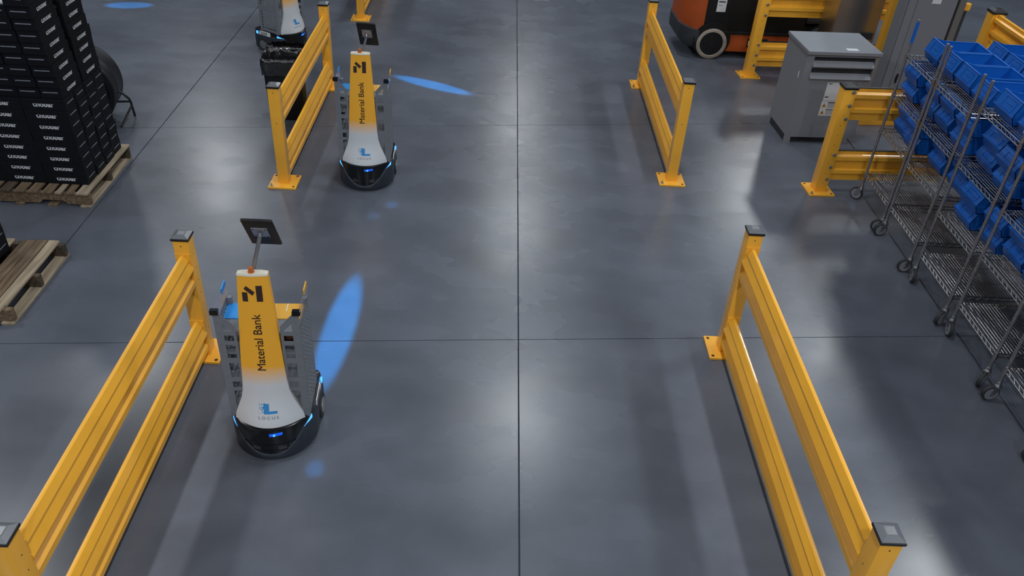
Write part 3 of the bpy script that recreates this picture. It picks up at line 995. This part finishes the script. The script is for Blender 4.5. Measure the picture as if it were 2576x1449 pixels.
MB().box(.0, .03, .06, TD - .06, .012, .075).build('base_channel', 'cabinet_dark', tr)

tc_ = thing('tall_cabinet', 'tall grey electrical cabinet with a black oval latch', 'cabinet', (4.36, 9.0, 0), R(2))
MB().bbox(0, .55, .02, .22, .06, 2.05, .006).build('body', 'tall_grey', tc_)
MB().bbox(.015, .10, 0, .02, .08, 2.03, .003).build('door_stile', 'tall_grey', tc_)
dr = MB().bbox(.104, .54, 0, .02, .08, 2.03, .003).build('door', 'tall_grey', tc_)
hd = MB()
hd.loft([[(.155 + .016 * math.cos(2 * PI * i / 16), y, .52 + .055 * math.sin(2 * PI * i / 16)) for i in range(16)] for y in (0, -.014)])
lt = hd.build('latch', 'tablet_black', dr, 40)
MB().bbox(.262, .36, -.002, 0.001, 1.36, 1.44, .0005).build('door_label', 'label_white', dr)
MB().box(.02, .53, .03, .20, 0, .06).build('plinth', 'cabinet_dark', tc_)
cd = thing('cable_conduit', 'brown-grey conduit strip beside the tall grey cabinet', 'conduit', (4.945, 9.05, 0), R(3))
MB().bbox(0, .075, 0, .06, .95, 2.0, .004).build('channel', 'conduit_grey', cd)
MB().bbox(-.005, .085, -.01, .05, .90, .955, .004).build('junction_box', 'cabinet_grey', cd)
MB().bbox(.01, .07, 0, .05, .0, .90, .006).build('support_leg', 'safety_yellow', cd)
ye = thing('valve_handle', 'small yellow valve handle right of the tall grey cabinet', 'valve', (5.06, 9.12, 0), 0)
MB().bbox(-.02, .02, -.02, .02, 0, 1.28, .004).build('stem', 'forklift_grey', ye)
MB().bbox(-.025, .045, -.03, .03, 1.28, 1.36, .015).build('grip', 'safety_yellow', ye)
ss = thing('steel_cabinet', 'shiny stainless steel cabinet between the transformer and forklift', 'cabinet', (3.93, 9.72, 0), R(4))
MB().bbox(0, .54, 0, .40, .05, 1.9, .02).build('body', 'stainless', ss, 40)
MB().box(.02, .52, .02, .38, 0, .05).build('plinth', 'cabinet_dark', ss)
MB().bbox(.36, .50, -.02, 0, .70, .78, .004).build('hasp', 'cabinet_dark', ss)
yp = thing('column_guard', 'tall yellow steel upright beside the stainless cabinet', 'post', (4.50, 9.62, 0), R(3))
MB().bbox(-.035, .035, -.05, .05, 0.012, 1.9, .005).build('upright', 'safety_yellow', yp)
MB().bbox(-.09, .09, -.09, .09, 0, .015, .003).build('foot_plate', 'safety_yellow', yp)
kb = thing('floor_curb', 'low yellow floor curb in front of the tall grey cabinet', 'curb', (4.17, 8.84, 0), R(5))
MB().bbox(0, .60, 0, .05, 0, .11, .008).build('bar', 'safety_yellow', kb)
MB().box(.02, .08, .05, .10, 0, .09).box(.5, .56, .05, .10, 0, .09).build('bracket', 'cabinet_dark', kb)

# ------------------------------------------------------------------ wire carts
CX0, CX1 = 3.565, 4.70
SP = .585
def shelf_mesh():
    b = MB()
    r = .0045
    for z in (0, -.032):
        for y in (0.0, -SP):
            b.cyl((0, y, z), (CX1 - CX0, y, z), r, 6)
        for x in (0, CX1 - CX0):
            b.cyl((x, 0, z), (x, -SP, z), r, 6)
    def zig(p0, p1, n):
        p0, p1 = Vector(p0), Vector(p1)
        pts = []
        for i in range(n + 1):
            p = p0.lerp(p1, i / n)
            pts.append((p.x, p.y, 0 if i % 2 else -.032))
        for a, c in zip(pts, pts[1:]):
            b.cyl(a, c, .003, 5, cap=False)
    for x in (0, CX1 - CX0):
        zig((x, 0, 0), (x, -SP, 0), 18)
    for y in (0, -SP):
        zig((0, y, 0), (CX1 - CX0, y, 0), 34)
    for x in (0, CX1 - CX0):
        for y in (0, -SP):
            b.cyl((x, y, -.04), (x, y, .012), .019, 10, r1=.016)
    return b.mesh('shelf', 'chrome_wire', 50)
def deck_mesh():
    b = MB()
    L = CX1 - CX0
    n = 46
    for i in range(1, n):
        x = L * i / n
        b.cyl((x, 0, .004), (x, -SP, .004), .0032, 5, cap=False)
    for y in (-SP * .32, -SP * .68):
        b.cyl((0, y, -.002), (L, y, -.002), .0035, 5, cap=False)
    return b.mesh('wire_deck', 'chrome_wire', 50)
SHELF, DECK = shelf_mesh(), deck_mesh()
def pole_mesh(h):
    b = MB().cyl((0, 0, .15), (0, 0, h), .0127, 12)
    z = .25
    while z < h - .02:
        b.cyl((0, 0, z), (0, 0, z + .003), .0135, 12)
        z += .0508
    b.cyl((0, 0, h), (0, 0, h + .006), .010, 10)
    return b.mesh('pole', 'chrome_pole', 40)
POLE = pole_mesh(1.755)
def caster_parts():
    f = MB()
    f.cyl((0, 0, .135), (0, 0, .165), .017, 12)
    f.cyl((0, 0, .125), (0, 0, .138), .027, 14)
    for s in (-1, 1):
        f.prism([(-.022, .13), (.022, .13), (.034, .09), (.040, .050), (.016, .050), (-.004, .085)], 'y', s * .021 - .0015, s * .021 + .0015)
    f.box(-.022, .022, -.022, .022, .126, .131)
    f.cyl((.028, -.026, .0625), (.028, .026, .0625), .007, 8)
    fork = f.mesh('caster', 'zinc', 40)
    w_ = MB()
    rg = []
    for y, ra in ((-.014, .030), (-.016, .052), (-.012, .0605), (0, .0625), (.012, .0605), (.016, .052), (.014, .030)):
        rg.append([(.028 + ra * math.cos(2 * PI * i / 24), y, .0625 + ra * math.sin(2 * PI * i / 24)) for i in range(24)])
    w_.loft(rg)
    wheel = w_.mesh('wheel', 'rubber', 40)
    d = MB().cyl((.028, -.0175, .0625), (.028, .0175, .0625), .049, 22)
    disc = d.mesh('wheel_disc', 'caster_grey', 40)
    return fork, wheel, disc
FORK, WHEEL, DISC = caster_parts()
CARTS = [
    ('rearmost wire cart, beside the black-capped guard rail', 7.062, (.29, .755, 1.095, 1.45)),
    ('second wire cart from the back, full of blue bins', 6.417, (.30, .735, 1.10, 1.45)),
    ('middle wire cart, its top shelf set higher than the others', 5.709, (.27, .67, 1.105, 1.55)),
    ('fourth wire cart from the back at the right edge', 5.000, (.29, .73, 1.10, 1.46)),
    ('wire cart nearest the camera, mostly cut by the right edge', 4.262, (.29, .73, 1.10, 1.46)),
    ('sixth wire cart from the back, just outside the right edge', 3.555, (.29, .73, 1.10, 1.46)),
    ('seventh wire cart from the back, outside the right edge', 2.845, (.29, .73, 1.10, 1.46)),
]
cr = random.Random(9)
for ci, (nm, y, levels) in enumerate(CARTS):
    g = thing('wire_shelf_cart', 'chrome ' + nm, 'shelf cart', (CX0, y, 0), 0, 'chrome wire shelf carts along the right side')
    for x in (0, CX1 - CX0):
        for yy in (0, -SP):
            put('pole', POLE, g, (x, yy, 0))
            a = cr.uniform(2.9, 3.4)
            if x == 0:
                a = {(0, 0): 2.3, (0, 1): 2.95, (1, 0): 3.25, (1, 1): 3.1, (2, 0): 4.4, (2, 1): 3.7, (3, 0): 4.5, (3, 1): 3.8, (4, 0): 3.2}.get((ci, 0 if yy == 0 else 1), a)
            c = put('caster', FORK, g, (x, yy, 0), (0, 0, a))
            put('wheel', WHEEL, c)
            put('wheel_disc', DISC, c)
    for z in levels:
        s = put('shelf', SHELF, g, (0, 0, z))
        dk = put('wire_deck', DECK, s)
        dk['kind'] = 'stuff'
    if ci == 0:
        MB().cyl((0, 0, 1.56), (0, 0, 1.74), .0145, 12).build('blue_reflection', 'bin_blue', g, 40)  # blue reflection on the pole top, put in as a coloured sleeve

# blue bins: hopper front stack bin, opening towards -X, origin front-bottom centre
def bin_mesh(tall):
    W, L, H = .268, .44, .142
    HF = .170 if tall else H + .002
    w = W / 2
    b = MB()
    t = .005
    LIP = .066
    so = [(.028, 0.0), (L - .012, 0.0), (L, H), (.150, H), (.045, HF), (.004, LIP)]
    for s in (-1, 1):
        b.prism(so, 'y', s * w, s * (w - t))
        b.prism([(.148, H - .003), (L, H - .003), (L, H + .003), (.150, H + .003)], 'y', s * (w + .004), s * (w - .007))
        b.prism([(.150, H + .003), (.148, H - .004), (.046, HF - .006), (.044, HF + .001)], 'y', s * (w + .003), s * (w - .006))
    b.box(.028, L - .012, -w, w, 0, t)
    def wall(p0, p1, d):
        (xa, za), (xb, zb) = p0, p1
        b.add([(xa, -w, za), (xa, w, za), (xb, w, zb), (xb, -w, zb), (xa + d, -w, za), (xa + d, w, za), (xb + d, w, zb), (xb + d, -w, zb)],
              [(0, 1, 2, 3), (4, 7, 6, 5), (3, 2, 6, 7), (0, 3, 7, 4), (1, 5, 6, 2), (0, 4, 5, 1)])
    wall((L - .012, 0), (L, H), -t)
    wall((.028, 0), (.004, LIP), t)
    wall((.004, LIP), (.045, HF), t)
    b.box(-.002, .008, -w - .002, w + .002, LIP - .004, LIP + .004)
    b.box(L - .008, L + .008, -w, w, H - .004, H + .004)
    b.box(.040, .052, -w - .002, w + .002, HF - .004, HF + .003)
    # label holder ribs on the sloping upper front
    def fx(z):
        return .004 + .041 * (z - LIP) / (HF - LIP)
    zt = HF - .016
    zb_ = LIP + .014
    zm = (zt + zb_) / 2
    for y0, y1, z0, z1 in ((-.085, .06, zb_, zb_ + .004), (-.085, .06, zt - .004, zt), (-.085, -.081, zb_, zt), (.056, .06, zb_, zt), (-.05, .03, zm - .002, zm + .002)):
        b.add([(fx(z0) - .005, y0, z0), (fx(z0) - .005, y1, z0), (fx(z1) - .005, y1, z1), (fx(z1) - .005, y0, z1), (fx(z0) + .002, y0, z0), (fx(z0) + .002, y1, z0), (fx(z1) + .002, y1, z1), (fx(z1) + .002, y0, z1)],
              [(0, 3, 2, 1), (0, 1, 5, 4), (1, 2, 6, 5), (2, 3, 7, 6), (3, 0, 4, 7)])
    return b.mesh('stack_bin', 'bin_blue')
BIN_TALL = bin_mesh(True)
BIN = bin_mesh(False)
LBL = MB().box(-.006, -.005, -.045, .045, .0, .038).mesh('barcode_label', 'barcode_grey')
LBLW = MB().box(-.005, -.004, -.052, .052, -.006, .044).mesh('label_card', 'label_white')
ordn = ['rearmost', 'second', 'third', 'fourth', 'fifth', 'sixth', 'seventh']
lvl = {1: 'second shelf', 2: 'third shelf', 3: 'top shelf'}
br = random.Random(21)
DYB = {(0, 3, 0): -.07, (0, 3, 1): -.025, (1, 2, 0): .015, (1, 2, 1): -.02, (0, 1, 0): -.02, (0, 1, 1): .03, (1, 1, 1): -.025, (2, 3, 0): -.10, (2, 3, 1): -.095, (2, 1, 0): -.06, (2, 1, 1): -.06}
def add_bin(ci, li, colu, st, x, dy=0.0, flip=False, label=False, rowname=''):
    nm, y, levels = CARTS[ci]
    yc = y - (.095 if colu == 0 else .43) + dy + DYB.get((ci, li, colu), 0.0)
    z = levels[li] + .0075 + st * .1475
    o = put('stack_bin', BIN_TALL if li == 3 else BIN, None, (x, yc, z), (0, 0, 0))
    side = 'far side' if colu == 0 else 'near side'
    hi = {0: 'lower', 1: 'upper'}[st]
    row = 'inner row' if flip else 'aisle row'
    tag(o, f'blue bin on {lvl[li]} of {ordn[ci]} wire cart from back, {side}, {row}, {hi}', 'bin', 'blue plastic stack bins on the wire carts')
    if label:
        c = put('label_card', LBLW, o, (.015, 0, .03))
        put('barcode', LBL, c)
    return o
#  (cart, level, column, count, front x)
FRONT = [(0, 3, 0, 1, 3.685), (0, 3, 1, 1, 3.69), (0, 2, 0, 2, 3.618), (0, 2, 1, 2, 3.66), (0, 1, 0, 2, 3.655), (0, 1, 1, 2, 3.635),
         (1, 3, 0, 1, 3.69), (1, 3, 1, 1, 3.68), (1, 2, 0, 2, 3.66), (1, 2, 1, 2, 3.63), (1, 1, 0, 2, 3.725), (1, 1, 1, 2, 3.745),
         (2, 3, 0, 1, 3.60), (2, 3, 1, 1, 3.605), (2, 2, 0, 2, 3.68), (2, 2, 1, 2, 3.64), (2, 1, 0, 2, 3.65), (2, 1, 1, 2, 3.69),
         (3, 3, 0, 1, 3.66), (3, 3, 1, 1, 3.66), (3, 2, 0, 2, 3.68), (3, 2, 1, 2, 3.66), (3, 1, 0, 2, 3.70), (3, 1, 1, 2, 3.67)]
for _c in (4, 5, 6):
    for _l, _n in ((3, 1), (2, 2), (1, 2)):
        for _k in (0, 1):
            FRONT.append((_c, _l, _k, _n, 3.66))
for ci, li, colu, n, x in FRONT:
    for s in range(n):
        add_bin(ci, li, colu, s, x + br.uniform(-.006, .006) - .012 * s, br.uniform(-.006, .006), label=(ci, li, colu) == (2, 3, 1))
    if li > 0:
        for s in range(n if li < 3 else 1):
            add_bin(ci, li, colu, s, 4.205 + br.uniform(-.008, .008), br.uniform(-.006, .006), flip=True)
